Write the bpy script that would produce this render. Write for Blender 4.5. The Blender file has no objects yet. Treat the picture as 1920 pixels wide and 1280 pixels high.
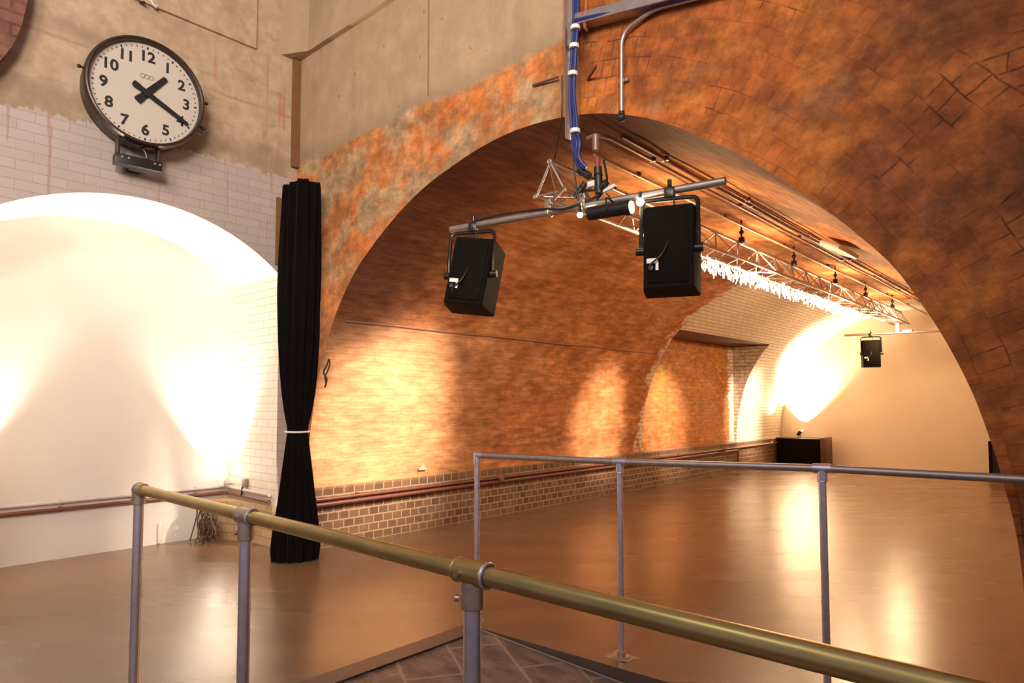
import bpy, bmesh, math, random
from mathutils import Vector, Matrix, noise
random.seed(7)
SC = bpy.context.scene
COL = SC.collection
V = Vector
PI = math.pi

# ------------------------------------------------------------------ helpers
def link(o, parent=None):
    COL.objects.link(o)
    if parent is not None:
        o.parent = parent
    return o

def tag(o, label=None, cat=None, group=None, kind=None):
    if label: o['label'] = label
    if cat: o['category'] = cat
    if group: o['group'] = group
    if kind: o['kind'] = kind
    return o

def thing(name, label, cat, loc=(0, 0, 0), rz=0.0, group=None, rot=None):
    o = bpy.data.objects.new(name, None)
    o.empty_display_size = 0.1
    link(o)
    o.location = loc
    o.rotation_euler = rot if rot else (0, 0, rz)
    return tag(o, label, cat, group)

class MB:
    """collects shapes and links them as one mesh object"""
    def __init__(self):
        self.bm = bmesh.new()
        self.uv = self.bm.loops.layers.uv.new('UVMap')
    def box(self, c, s, rot=None, bevel=0.0):
        m = Matrix.Translation(V(c)) @ (rot.to_4x4() if rot is not None else Matrix()) @ Matrix.Diagonal((s[0], s[1], s[2], 1))
        r = bmesh.ops.create_cube(self.bm, size=1.0, matrix=m)
        if bevel > 0:
            es = {e for v in r['verts'] for e in v.link_edges}
            bmesh.ops.bevel(self.bm, geom=list(es), offset=bevel, segments=2, affect='EDGES', profile=0.5)
        return self
    def cyl(self, p0, p1, r, r2=None, seg=20, caps=True):
        p0, p1 = V(p0), V(p1)
        d = p1 - p0
        q = d.to_track_quat('Z', 'Y').to_matrix().to_4x4()
        m = Matrix.Translation((p0 + p1) / 2) @ q
        bmesh.ops.create_cone(self.bm, cap_ends=caps, segments=seg, radius1=r, radius2=r if r2 is None else r2, depth=d.length, matrix=m)
        return self
    def sph(self, c, r, seg=16):
        bmesh.ops.create_uvsphere(self.bm, u_segments=seg, v_segments=max(6, seg // 2), radius=r, matrix=Matrix.Translation(V(c)))
        return self
    def tube(self, pts, r, seg=10, caps=True):
        pts = [V(p) for p in pts]
        rings = []
        up = V((0, 0, 1))
        prev = None
        for i, p in enumerate(pts):
            a = pts[max(i - 1, 0)]; b = pts[min(i + 1, len(pts) - 1)]
            t = (b - a).normalized()
            if prev is None:
                n = t.cross(up)
                if n.length < 1e-3: n = t.cross(V((1, 0, 0)))
                n.normalize()
            else:
                n = (prev - t * prev.dot(t)).normalized()
            prev = n
            bn = t.cross(n)
            rr = r[i] if isinstance(r, (list, tuple)) else r
            rings.append([self.bm.verts.new(p + (n * math.cos(2 * PI * k / seg) + bn * math.sin(2 * PI * k / seg)) * rr) for k in range(seg)])
        for i in range(len(rings) - 1):
            for k in range(seg):
                self.bm.faces.new((rings[i][k], rings[i][(k + 1) % seg], rings[i + 1][(k + 1) % seg], rings[i + 1][k]))
        if caps:
            self.bm.faces.new(rings[0][::-1]); self.bm.faces.new(rings[-1])
        return self
    def poly(self, pts, uvs=None):
        f = self.bm.faces.new([self.bm.verts.new(V(p)) for p in pts])
        if uvs:
            for l, u in zip(f.loops, uvs): l[self.uv].uv = u
        return f
    def grid(self, P, U=None):
        """P[i][j] points, U[i][j] uvs"""
        n, m = len(P), len(P[0])
        vs = [[self.bm.verts.new(V(P[i][j])) for j in range(m)] for i in range(n)]
        for i in range(n - 1):
            for j in range(m - 1):
                idx = ((i, j), (i + 1, j), (i + 1, j + 1), (i, j + 1))
                f = self.bm.faces.new([vs[a][b] for a, b in idx])
                if U:
                    for l, (a, b) in zip(f.loops, idx): l[self.uv].uv = U[a][b]
        return self
    def prism(self, pts, z0, z1):
        lo = [self.bm.verts.new((x, y, z0)) for x, y in pts]
        hi = [self.bm.verts.new((x, y, z1)) for x, y in pts]
        n = len(pts)
        self.bm.faces.new(lo[::-1]); self.bm.faces.new(hi)
        for i in range(n):
            self.bm.faces.new((lo[i], lo[(i + 1) % n], hi[(i + 1) % n], hi[i]))
        return self
    def torus(self, c, axis, R, r, seg=40, rs=10):
        q = V(axis).to_track_quat('Z', 'Y').to_matrix()
        vs = []
        for i in range(seg):
            a = 2 * PI * i / seg
            vs.append([self.bm.verts.new(V(c) + q @ V(((R + r * math.cos(b)) * math.cos(a), (R + r * math.cos(b)) * math.sin(a), r * math.sin(b)))) for b in [2 * PI * k / rs for k in range(rs)]])
        for i in range(seg):
            for k in range(rs):
                self.bm.faces.new((vs[i][k], vs[(i + 1) % seg][k], vs[(i + 1) % seg][(k + 1) % rs], vs[i][(k + 1) % rs]))
        return self
    def build(self, name, mat, parent=None, smooth=True, normals=True, mx=None):
        if mx is not None:
            bmesh.ops.transform(self.bm, matrix=mx, verts=self.bm.verts)
        if normals:
            bmesh.ops.recalc_face_normals(self.bm, faces=self.bm.faces)
        me = bpy.data.meshes.new(name)
        self.bm.to_mesh(me); self.bm.free()
        if smooth:
            me.polygons.foreach_set('use_smooth', [True] * len(me.polygons))
            try:
                me.set_sharp_from_angle(angle=math.radians(35))
            except Exception:
                pass
        me.materials.append(mat)
        return link(bpy.data.objects.new(name, me), parent)

def struct(name, mb, m, label, normals=True, smooth=False, cat='structure'):
    o = mb.build(name, m, None, smooth=smooth, normals=normals)
    return tag(o, label, cat, None, 'structure')

def bend(pts, r=0.06, n=6):
    """round the corners of a polyline"""
    pts = [V(p) for p in pts]
    out = [pts[0]]
    for i in range(1, len(pts) - 1):
        a, b, c = pts[i - 1], pts[i], pts[i + 1]
        d0 = (a - b); d1 = (c - b)
        k = min(r, d0.length * .45, d1.length * .45)
        s = b + d0.normalized() * k; e = b + d1.normalized() * k
        for j in range(n + 1):
            t = j / n
            out.append(s * (1 - t) ** 2 + b * 2 * t * (1 - t) + e * t * t)
    out.append(pts[-1])
    return out

def spline(pts, n=8):
    pts = [V(p) for p in pts]
    out = []
    for i in range(len(pts) - 1):
        p0 = pts[max(i - 1, 0)]; p1 = pts[i]; p2 = pts[i + 1]; p3 = pts[min(i + 2, len(pts) - 1)]
        for j in range(n):
            t = j / n
            out.append(0.5 * ((2 * p1) + (p2 - p0) * t + (2 * p0 - 5 * p1 + 4 * p2 - p3) * t * t + (3 * p1 - p0 - 3 * p2 + p3) * t ** 3))
    out.append(pts[-1])
    return out

# ------------------------------------------------------------------ materials
class NT:
    def __init__(self, name):
        self.m = bpy.data.materials.new(name); self.m.use_nodes = True
        self.t = self.m.node_tree; self.t.nodes.clear()
        self.out = self.n('ShaderNodeOutputMaterial')
        self.b = self.n('ShaderNodeBsdfPrincipled')
        self.l(self.b.outputs[0], self.out.inputs[0])
        self.co = self.n('ShaderNodeTexCoord')
    def n(self, ty, **k):
        x = self.t.nodes.new(ty)
        for a, v in k.items(): setattr(x, a, v)
        return x
    def l(self, a, b): self.t.links.new(a, b)
    def put(self, sock, v):
        if isinstance(v, bpy.types.NodeSocket): self.l(v, sock)
        elif isinstance(v, (tuple, list)): sock.default_value = (*v, 1) if len(v) == 3 and sock.type == 'RGBA' else v
        else: sock.default_value = v
    def math(self, op, a, b=0.0, c=0.0, clamp=False):
        x = self.n('ShaderNodeMath', operation=op, use_clamp=clamp)
        self.put(x.inputs[0], a); self.put(x.inputs[1], b); self.put(x.inputs[2], c)
        return x.outputs[0]
    def noise(self, vec, scale, detail=4.0, rough=.55, col=False):
        x = self.n('ShaderNodeTexNoise')
        self.l(vec, x.inputs['Vector'])
        x.inputs['Scale'].default_value = scale; x.inputs['Detail'].default_value = detail; x.inputs['Roughness'].default_value = rough
        return x.outputs['Color' if col else 'Fac']
    def mapping(self, vec, scale=(1, 1, 1), rot=(0, 0, 0), loc=(0, 0, 0)):
        x = self.n('ShaderNodeMapping')
        self.l(vec, x.inputs['Vector'])
        x.inputs['Scale'].default_value = scale; x.inputs['Rotation'].default_value = rot; x.inputs['Location'].default_value = loc
        return x.outputs[0]
    def ramp(self, fac, a, b, lo=0.0, hi=1.0):
        """smooth map of fac from [a,b] to [lo,hi]"""
        x = self.n('ShaderNodeMapRange', interpolation_type='SMOOTHSTEP')
        self.put(x.inputs[0], fac)
        for i, v in enumerate((a, b, lo, hi)): x.inputs[i + 1].default_value = v
        return x.outputs[0]
    def mix(self, fac, a, b, mode='MIX'):
        x = self.n('ShaderNodeMix', data_type='RGBA', blend_type=mode)
        self.put(x.inputs['Factor'], fac); self.put(x.inputs[6], a); self.put(x.inputs[7], b)
        return x.outputs[2]
    def brick(self, vec, c1, c2, mortar, bw, rh, ms, off=.5, smooth=.3, bias=0.0):
        x = self.n('ShaderNodeTexBrick', offset=off)
        self.l(vec, x.inputs['Vector'])
        self.put(x.inputs['Color1'], c1); self.put(x.inputs['Color2'], c2); self.put(x.inputs['Mortar'], mortar)
        x.inputs['Scale'].default_value = 1; x.inputs['Mortar Size'].default_value = ms; x.inputs['Mortar Smooth'].default_value = smooth
        x.inputs['Bias'].default_value = bias; x.inputs['Brick Width'].default_value = bw; x.inputs['Row Height'].default_value = rh
        return x.outputs['Color'], x.outputs['Fac']
    def bump(self, h, strength=.3, dist=.02):
        x = self.n('ShaderNodeBump')
        x.inputs['Strength'].default_value = strength; x.inputs['Distance'].default_value = dist
        self.l(h, x.inputs['Height']); self.l(x.outputs[0], self.b.inputs['Normal'])
    def fin(self, col, rough=.7, metal=0.0, spec=.5):
        self.put(self.b.inputs['Base Color'], col); self.put(self.b.inputs['Roughness'], rough)
        self.put(self.b.inputs['Metallic'], metal); self.put(self.b.inputs['Specular IOR Level'], spec)
        return self.m
    def grit(self, c, vec, scale, lo, hi, detail=6, rough=.65):
        g = self.ramp(self.noise(vec, scale, detail, rough), .32, .68, lo, hi)
        return self.mix(1.0, c, self.comb(g, g, g), 'MULTIPLY')
    def xyz(self, vec=None):
        x = self.n('ShaderNodeSeparateXYZ'); self.l(vec or self.co.outputs['Object'], x.inputs[0]); return x.outputs
    def comb(self, x, y, z=0.0):
        c = self.n('ShaderNodeCombineXYZ'); self.put(c.inputs[0], x); self.put(c.inputs[1], y); self.put(c.inputs[2], z); return c.outputs[0]

def simple(name, col, rough=.5, metal=0.0, var=.12, scale=12, bump=0.0, spec=.5):
    n = NT(name); ob = n.co.outputs['Object']
    nz = n.noise(ob, scale)
    c = n.mix(nz, tuple(x * (1 - var) for x in col), tuple(min(1, x * (1 + var)) for x in col))
    r = n.math('ADD', rough - .06, n.math('MULTIPLY', nz, .12))
    if bump: n.bump(nz, bump, .01)
    return n.fin(c, r, metal, spec)

def emit(name, col, s):
    n = NT(name)
    n.b.inputs['Base Color'].default_value = (*col, 1)
    n.b.inputs['Emission Color'].default_value = (*col, 1); n.b.inputs['Emission Strength'].default_value = s
    return n.m

ORANGE1, ORANGE2 = (.46, .19, .065), (.34, .115, .035)

def m_vault():
    n = NT('vault_brick'); uv = n.co.outputs['UV']; ob = n.co.outputs['Object']
    x, y, z = n.xyz()
    bc, bf = n.brick(uv, (.58, .255, .10), (.40, .145, .055), (.44, .20, .09), .235, .072, .008)
    big = n.noise(ob, 1.3, 5); mid = n.noise(n.mapping(ob, (1, 1, 2.2)), 5, 5)
    c = n.mix(n.ramp(mid, .40, .66, 0, .8), bc, (.34, .125, .04))
    c = n.mix(n.ramp(big, .5, .72, 0, .5), c, (.62, .36, .17))
    # old plaster skim below the cable line near the mouth
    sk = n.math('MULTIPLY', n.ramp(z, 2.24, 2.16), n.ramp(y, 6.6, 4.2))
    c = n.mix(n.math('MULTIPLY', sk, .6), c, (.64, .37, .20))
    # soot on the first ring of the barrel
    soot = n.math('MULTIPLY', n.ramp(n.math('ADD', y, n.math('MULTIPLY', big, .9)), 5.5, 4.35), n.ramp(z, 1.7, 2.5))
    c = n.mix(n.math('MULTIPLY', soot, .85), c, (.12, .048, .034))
    c = n.grit(c, n.mapping(uv, (3, 11, 1)), 1.6, .78, 1.22, 5, .6)
    c = n.grit(c, n.mapping(uv, (1, 2.2, 1)), 1.3, .84, 1.16, 4, .55)
    # white painted brick deeper in the tunnel, toothed edge
    wc, wf = n.brick(uv, (.70, .60, .47), (.62, .52, .40), (.46, .33, .20), .235, .072, .010)
    tooth = n.math('ADD', n.math('MULTIPLY', n.noise(ob, 7, 3), .8), n.math('MULTIPLY', n.noise(ob, 1.7, 2), .8))
    edge = n.math('ADD', y, n.math('MULTIPLY', n.math('SUBTRACT', tooth, .8), 1.1))
    white = n.math('MULTIPLY', n.ramp(edge, 9.55, 9.7), n.ramp(x, -3.75, -3.95))
    white = n.math('MAXIMUM', white, n.ramp(edge, 14.2, 14.35))
    c = n.mix(white, c, wc)
    h = n.math('ADD', n.math('MULTIPLY', bf, -.5), n.math('MULTIPLY', n.noise(ob, 22, 4), .6))
    n.bump(h, .4, .02)
    return n.fin(c, .75, 0, .12)

def m_niche():
    n = NT('niche_brick'); uv = n.co.outputs['UV']; ob = n.co.outputs['Object']
    x, y, z = n.xyz()
    bc, bf = n.brick(uv, (.62, .27, .08), (.50, .17, .045), (.40, .20, .08), .235, .072, .009)
    mid = n.noise(ob, 4, 5)
    c = n.mix(n.ramp(mid, .4, .75, 0, .6), bc, (.38, .13, .035))
    c = n.mix(n.math('MULTIPLY', n.ramp(n.noise(ob, 1.1, 2), .55, .68), n.ramp(z, 1.2, 2.0, .1, .6)), c, (.62, .40, .05))
    wc, wf = n.brick(uv, (.74, .66, .54), (.66, .57, .45), (.46, .33, .20), .235, .072, .010)
    tooth = n.math('MULTIPLY', n.math('SUBTRACT', n.noise(n.mapping(ob, (1, 1, 3)), 6, 3), .5), .5)
    c = n.mix(n.ramp(n.math('ADD', y, tooth), 13.28, 13.34), c, wc)
    c = n.grit(c, n.mapping(ob, (1, .7, 2)), 8, .7, 1.25)
    c = n.mix(n.ramp(z, 2.55, 2.585), c, (.17, .10, .055))  # shade under the flat niche head, painted into the brick colour
    n.bump(n.math('ADD', n.math('MULTIPLY', bf, -.6), mid), .4, .02)
    return n.fin(c, .65, 0, .35)

def m_front():
    n = NT('arch_front_brick'); uv = n.co.outputs['UV']; ob = n.co.outputs['Object']
    x, y, z = n.xyz(); u, v, _ = n.xyz(uv)
    wob = n.mapping(n.noise(ob, 3, 3, .5, True), (.07, .07, .07))
    vadd = n.n('ShaderNodeVectorMath', operation='ADD'); n.l(uv, vadd.inputs[0]); n.l(wob, vadd.inputs[1])
    rc, rf = n.brick(vadd.outputs[0], (.35, .098, .018), (.26, .066, .013), (.24, .064, .014), .086, .118, .006, .5, .9)
    xz = n.n('ShaderNodeVectorMath', operation='ADD'); n.l(n.comb(x, z), xz.inputs[0]); n.l(wob, xz.inputs[1])
    sc, sf = n.brick(xz.outputs[0], (.35, .100, .018), (.27, .070, .014), (.25, .068, .015), .235, .078, .007, .5, .9)
    sp = n.ramp(v, 3.50, 3.53)
    c = n.mix(sp, rc, sc); bf = n.mix(sp, rf, sf)
    big = n.noise(ob, 1.2, 6, .6); mid = n.noise(ob, 4.5, 6, .62); fine = n.noise(ob, 30, 3)
    c = n.mix(n.ramp(mid, .42, .66, 0, .8), c, (.40, .128, .024))
    c = n.mix(n.ramp(big, .48, .66, 0, .7), c, (.155, .046, .018))
    c = n.mix(n.ramp(n.noise(n.mapping(ob, (1, 1, 1), loc=(7, 0, 3)), 3.1, 5, .6), .56, .68, 0, .5), c, (.25, .11, .05))
    # patches where the joints have lost their pointing
    gap = n.math('MULTIPLY', n.ramp(n.noise(n.mapping(ob, (1, 1, 1), loc=(1.7, 0, .9)), 2.3, 4, .65), .53, .63), bf)
    c = n.mix(n.math('MULTIPLY', gap, .8), c, (.055, .022, .010))
    hole = n.ramp(n.noise(n.mapping(ob, (1, 1, 1.8), loc=(3.1, 0, 1.2)), 2.1, 5, .65), .68, .74)
    c = n.mix(n.math('MULTIPLY', hole, .75), c, (.10, .05, .03))
    # bright brick and grey render left on the haunch
    left = n.ramp(x, -2.5, -3.0)
    patch = n.math('MULTIPLY', n.ramp(n.noise(n.mapping(ob, (1, 1, 1.6), loc=(.4, 0, .2)), 1.9, 5, .6), .44, .56), n.math('MULTIPLY', left, n.ramp(z, 2.35, 3.0)))
    lc = n.mix(n.ramp(mid, .4, .65), (.46, .150, .042), (.38, .20, .09))
    c = n.mix(n.math('MULTIPLY', left, .75), c, lc)
    c = n.mix(n.math('MULTIPLY', patch, .8), c, (.30, .215, .125))
    # concrete spandrel
    jag = n.math('ADD', z, n.math('MULTIPLY', n.math('SUBTRACT', big, .5), .28))
    con = n.math('MULTIPLY', n.ramp(jag, 3.84, 3.92), n.ramp(x, -2.66, -2.70))
    cc = n.mix(n.ramp(mid, .3, .75), (.42, .285, .175), (.48, .335, .21))
    cc = n.mix(n.ramp(n.noise(n.mapping(ob, (3, 3, .5)), 1.4, 4), .52, .7, 0, .35), cc, (.30, .20, .11))
    cc = n.mix(n.ramp(n.noise(ob, 9, 1), .74, .78, 0, .5), cc, (.22, .14, .08))
    cc = n.mix(n.math('MULTIPLY', n.ramp(jag, 4.08, 3.88), .6), cc, (.27, .20, .125))
    c = n.mix(con, c, cc)
    nocon = n.math('SUBTRACT', 1.0, con)
    c = n.mix(nocon, c, n.grit(c, ob, 11, .85, 1.45))
    c = n.mix(nocon, c, n.grit(c, n.mapping(ob, (1, 1, 1.7)), 3.3, .78, 1.42, 7, .7))
    c = n.grit(c, ob, 7, .93, 1.06)
    scuff = n.math('MULTIPLY', n.ramp(n.noise(n.mapping(ob, (1, 1, 2), loc=(2, 0, 5)), 7, 6, .75), .64, .74), n.math('SUBTRACT', 1.0, con))
    c = n.mix(n.math('MULTIPLY', scuff, .5), c, (.40, .24, .14))
    h = n.math('ADD', n.math('MULTIPLY', n.math('MULTIPLY', bf, n.math('SUBTRACT', 1.0, con)), n.math('SUBTRACT', -.10, n.ramp(n.noise(n.mapping(ob, (1, 1, 1), loc=(1.7, 0, .9)), 2.3, 4, .65), .53, .65, 0, .5))), n.math('ADD', n.math('MULTIPLY', mid, 1.2), n.math('MULTIPLY', fine, .3)))
    n.bump(h, .32, .03)
    return n.fin(c, n.mix(con, (.6,) * 3, (.75,) * 3), 0, .25)

def m_concrete(name='concrete'):
    n = NT(name); ob = n.co.outputs['Object']
    mid = n.noise(ob, 4.5, 6, .62)
    c = n.mix(n.ramp(mid, .3, .75), (.40, .285, .17), (.46, .335, .205))
    c = n.mix(n.ramp(n.noise(n.mapping(ob, (3, 3, .5)), 1.4, 4), .52, .7, 0, .3), c, (.30, .20, .11))
    n.bump(mid, .25, .02)
    return n.fin(c, .75, 0, .35)

def m_clockwall():
    n = NT('tile_and_concrete'); ob = n.co.outputs['Object']
    x, y, z = n.xyz()
    big = n.noise(ob, 1.4, 5, .6); mid = n.noise(ob, 5, 6, .62)
    cc = n.mix(n.ramp(mid, .3, .75), (.46, .325, .215), (.53, .395, .275))
    cc = n.mix(n.ramp(big, .5, .68, 0, .5), cc, (.36, .245, .15))
    wz = n.math('ADD', z, n.math('MULTIPLY', mid, .05))
    seam = n.math('MAXIMUM', n.ramp(n.math('ABSOLUTE', n.math('SUBTRACT', wz, 4.36)), .022, .004), n.math('MULTIPLY', n.ramp(n.math('ABSOLUTE', n.math('SUBTRACT', y, 3.16)), .02, .004), n.ramp(z, 4.9, 4.86)))
    cc = n.mix(n.math('MULTIPLY', seam, n.ramp(mid, .35, .6, .15, .55)), cc, (.28, .18, .11))
    stn = n.math('MULTIPLY', n.ramp(n.math('ABSOLUTE', n.math('SUBTRACT', n.math('ADD', wz, n.math('MULTIPLY', big, .2)), 4.56)), .09, .02), n.ramp(y, 2.1, 1.6))
    cc = n.mix(n.math('MULTIPLY', stn, .45), cc, (.27, .19, .12))
    run = n.ramp(n.noise(n.mapping(ob, (1, 6, .5), loc=(0, 2, 0)), 2.0, 4), .60, .72)
    cc = n.mix(n.math('MULTIPLY', run, n.math('MULTIPLY', n.ramp(y, 2.0, 3.1, .1, .8), n.ramp(z, 5.0, 4.6))), cc, (.46, .20, .10))
    cc = n.mix(n.ramp(n.noise(n.mapping(ob, (1, 1, 2.5), loc=(0, 5, 3)), 2.6, 4), .58, .68, 0, .5), cc, (.28, .20, .12))
    band = n.math('MULTIPLY', n.ramp(z, 4.02, 3.86), n.ramp(big, .35, .5))
    cc = n.mix(n.math('MULTIPLY', band, .65), cc, (.28, .195, .125))
    cc = n.grit(cc, ob, 10, .92, 1.07)
    # painted glazed tile
    tc, tf = n.brick(n.comb(y, z), (.50, .415, .39), (.46, .38, .355), (.40, .315, .285), .23, .078, .005, .5, .5)
    tc = n.mix(n.ramp(mid, .55, .75, 0, .35), tc, (.55, .45, .40))
    drip = n.ramp(n.noise(n.mapping(ob, (1, 9, .35), loc=(0, .7, .3)), 3.0, 3), .63, .70)
    tc = n.mix(n.math('MULTIPLY', drip, .55), tc, (.34, .20, .14))
    jag = n.math('ADD', z, n.math('ADD', n.math('MULTIPLY', n.math('SUBTRACT', n.noise(n.mapping(ob, (1, 5, .4)), 2.6, 5, .7), .5), .22), n.math('MULTIPLY', n.math('SUBTRACT', big, .5), .12)))
    til = n.ramp(jag, 3.705, 3.685)
    c = n.mix(til, cc, tc)
    n.bump(n.math('ADD', n.math('MULTIPLY', n.math('MULTIPLY', tf, til), -.6), mid), .3, .02)
    return n.fin(c, n.mix(til, (.75,) * 3, (.42,) * 3), 0, .4)

def m_alcove():
    n = NT('white_plaster'); ob = n.co.outputs['Object']
    mid = n.noise(ob, 2.2, 5)
    c = n.mix(mid, (.68, .625, .58), (.74, .69, .645))
    c = n.mix(n.ramp(n.noise(ob, 6, 3), .68, .76, 0, .25), c, (.55, .50, .47))
    n.bump(mid, .08, .02)
    return n.fin(c, .6, 0, .35)

def m_reveal():
    n = NT('white_painted_brick'); ob = n.co.outputs['Object']
    x, y, z = n.xyz()
    tc, tf = n.brick(n.comb(n.math('ADD', x, y), z), (.78, .71, .61), (.73, .66, .56), (.58, .47, .36), .23, .078, .006, .5, .5)
    mid = n.noise(ob, 5, 5)
    c = n.mix(n.ramp(mid, .55, .75, 0, .3), tc, (.60, .50, .38))
    n.bump(n.math('ADD', n.math('MULTIPLY', tf, -.6), mid), .3, .02)
    return n.fin(c, .5, 0, .4)

def m_dado():
    n = NT('glazed_brown_brick'); ob = n.co.outputs['Object']
    x, y, z = n.xyz()
    c, f = n.brick(n.comb(n.math('ADD', y, x), z), (.19, .110, .062), (.11, .064, .040), (.36, .245, .145), .122, .0835, .008, .5, .3)
    mid = n.noise(ob, 5, 5)
    c = n.mix(n.ramp(mid, .5, .75, 0, .5), c, (.30, .20, .12))
    n.bump(n.math('MULTIPLY', f, -1), .35, .015)
    return n.fin(c, .38, 0, .5)

def m_endwall():
    n = NT('cream_plaster'); ob = n.co.outputs['Object']
    c = n.mix(n.noise(ob, 1.5, 4), (.72, .58, .42), (.76, .62, .46))
    return n.fin(c, .7, 0, .3)

def m_floor():
    n = NT('polished_resin_floor'); ob = n.co.outputs['Object']
    st = n.mapping(n.mapping(ob, (1, 1, 1), (0, 0, math.radians(-42))), (.30, 1.5, 1))
    s = n.noise(st, 1.6, 3, .45)
    big = n.noise(ob, .5, 4, .6)
    c = n.mix(n.ramp(s, .2, .8), (.165, .093, .047), (.215, .128, .069))
    c = n.mix(n.ramp(big, .35, .7, 0, .45), c, (.150, .072, .030))
    c = n.mix(n.ramp(n.noise(n.mapping(st, (1, 1, 1), loc=(3, 1, 0)), 2.6, 3, .5), .5, .8, 0, .35), c, (.20, .13, .075))
    r = n.math('ADD', .21, n.math('MULTIPLY', n.noise(st, 1.4, 1, .5), .12))
    n.bump(n.noise(n.mapping(ob, (1, 1, 1)), .9, 1), .02, .02)
    return n.fin(c, r, 0, 1.0)

def m_ramp():
    n = NT('dark_ramp_slab'); ob = n.co.outputs['Object']
    a = n.noise(n.mapping(ob, (1, 2.4, 1), (0, 0, .4)), 5, 6, .65)
    c = n.mix(n.ramp(a, .35, .7), (.085, .060, .058), (.20, .145, .125))
    c = n.mix(n.ramp(n.noise(ob, 3, 5, .7), .60, .7, 0, .6), c, (.34, .26, .20))
    jc, jf = n.brick(n.mapping(ob, (1, 1, 1), (0, 0, .5)), (1, 1, 1), (1, 1, 1), (0, 0, 0), .55, .32, .012, .4, .4)
    c = n.mix(n.math('MULTIPLY', jf, .6), c, (.32, .25, .20))
    n.bump(a, .2, .02)
    return n.fin(c, .42, 0, .5)

M = dict(
    vault=m_vault(), niche=m_niche(), front=m_front(), concrete=m_concrete(), clockwall=m_clockwall(), alcove=m_alcove(),
    reveal=m_reveal(), dado=m_dado(), endwall=m_endwall(), floor=m_floor(), ramp=m_ramp(),
    steel=simple('galvanised_steel', (.66, .62, .70), .34, .9, .18, 30),
    dullsteel=simple('dull_steel_tube', (.48, .40, .37), .38, .85, .2, 22),
    brass=None,
    fitting=simple('cast_fitting', (.46, .38, .30), .42, .85, .25, 40, .1),
    fitting2=simple('tarnished_fitting', (.55, .42, .36), .36, .9, .25, 40, .1),
    darkmetal=simple('clock_brown_metal', (.040, .023, .016), .38, .3, .3, 14),
    clockblack=simple('black_paint', (.012, .010, .010), .4, 0, .2, 20),
    dial=simple('clock_dial_enamel', (.55, .49, .43), .45, 0, .05, 6),
    numeral=simple('numeral_black', (.018, .014, .013), .5, 0, .1, 20),
    cloth=None,
    blackbox=simple('black_textured_paint', (.005, .0032, .0022), .7, 0, .25, 60, .1, .08),
    blackmetal=simple('black_metal', (.03, .024, .022), .35, .6, .2, 20),
    cable_black=simple('black_rubber_cable', (.012, .010, .010), .5),
    cable_blue=simple('blue_cable', (.012, .022, .14), .45, 0, .3, 30),
    tape=simple('white_tape', (.72, .70, .68), .6, 0, .05),
    pipe=simple('dark_red_pipe', (.17, .060, .042), .36, .15, .25, 18),
    pipe_pale=simple('cream_painted_pipe', (.60, .44, .26), .4, 0, .15, 12),
    pipe_rose=simple('dull_pink_conduit', (.30, .17, .14), .4, .3, .15, 12),
    lilac=simple('lilac_painted_pipe', (.50, .42, .40), .5, 0, .1),
    wood=simple('varnished_brown_wood', (.11, .035, .018), .4, 0, .3, 9),
    oldwood=simple('old_brown_timber', (.20, .095, .03), .6, 0, .3, 8),
    trim=simple('grey_metal_edge', (.36, .26, .20), .4, .5, .2, 20),
    white=simple('white_plastic', (.75, .70, .64), .45, 0, .05),
    copper=simple('worn_copper_nickel', (.58, .36, .26), .3, .9, .2, 40),
    bulb=emit('lamp_glow', (1.0, .86, .62), 30),
    garland=emit('string_light_glow', (1.0, .90, .72), 4.5),
    glow=emit('uplight_lens', (1.0, .88, .7), 25),
)
def m_brass():
    n = NT('aged_brass'); ob = n.co.outputs['Object']
    a = n.noise(n.mapping(ob, (2, 12, 12)), 3, 7, .7)
    c = n.mix(n.ramp(a, .3, .7), (.40, .32, .115), (.58, .43, .18))
    c = n.mix(n.ramp(n.xyz()[0], -.9, -2.3), c, (.56, .34, .17))
    return n.fin(c, n.math('ADD', .27, n.math('MULTIPLY', a, .16)), .9, .5)
M['brass'] = m_brass()
def m_tan():
    n = NT('tan_glazed_brick'); ob = n.co.outputs['Object']; x, y, z = n.xyz()
    c, f = n.brick(n.comb(n.math('ADD', x, y), z), (.50, .34, .19), (.44, .28, .15), (.30, .18, .10), .235, .0835, .007)
    return n.fin(n.mix(n.ramp(n.noise(ob, 6, 4), .5, .75, 0, .6), c, (.34, .17, .07)), .4)
M['dado_tan'] = m_tan()
M['kerb'] = simple('kerb_paint', (.095, .060, .050), .42, 0, .25, 10)
def m_cloth():
    n = NT('black_velour'); ob = n.co.outputs['Object']
    c = n.mix(n.noise(ob, 8), (.0035, .0025, .0025), (.007, .005, .005))
    n.b.inputs['Sheen Weight'].default_value = .03
    return n.fin(c, .95, 0, .05)
M['cloth'] = m_cloth()

# ------------------------------------------------------------------ arch profile
ARCH = [(-5.86, 0), (-5.855, .45), (-5.83, .9), (-5.765, 1.3), (-5.64, 1.75), (-5.42, 2.2), (-5.14, 2.56), (-4.87, 2.78), (-4.55, 2.985), (-4.17, 3.17),
        (-3.8, 3.28), (-3.45, 3.355), (-3.1, 3.385), (-2.72, 3.36), (-2.34, 3.28), (-1.96, 3.12), (-1.62, 2.90), (-1.40, 2.735), (-1.18, 2.54),
        (-.95, 2.315), (-.80, 2.15), (-.71, 2.03), (-.625, 1.88), (-.56, 1.755), (-.50, 1.62), (-.44, 1.46), (-.385, 1.265), (-.34, 1.06), (-.30, .80), (-.285, .4), (-.28, 0)]
PROF = [(p.x, p.y) for p in spline([(x, z, 0) for x, z in ARCH], 4)]
D = 3.5
CX, CZ = -3.08, .70

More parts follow.
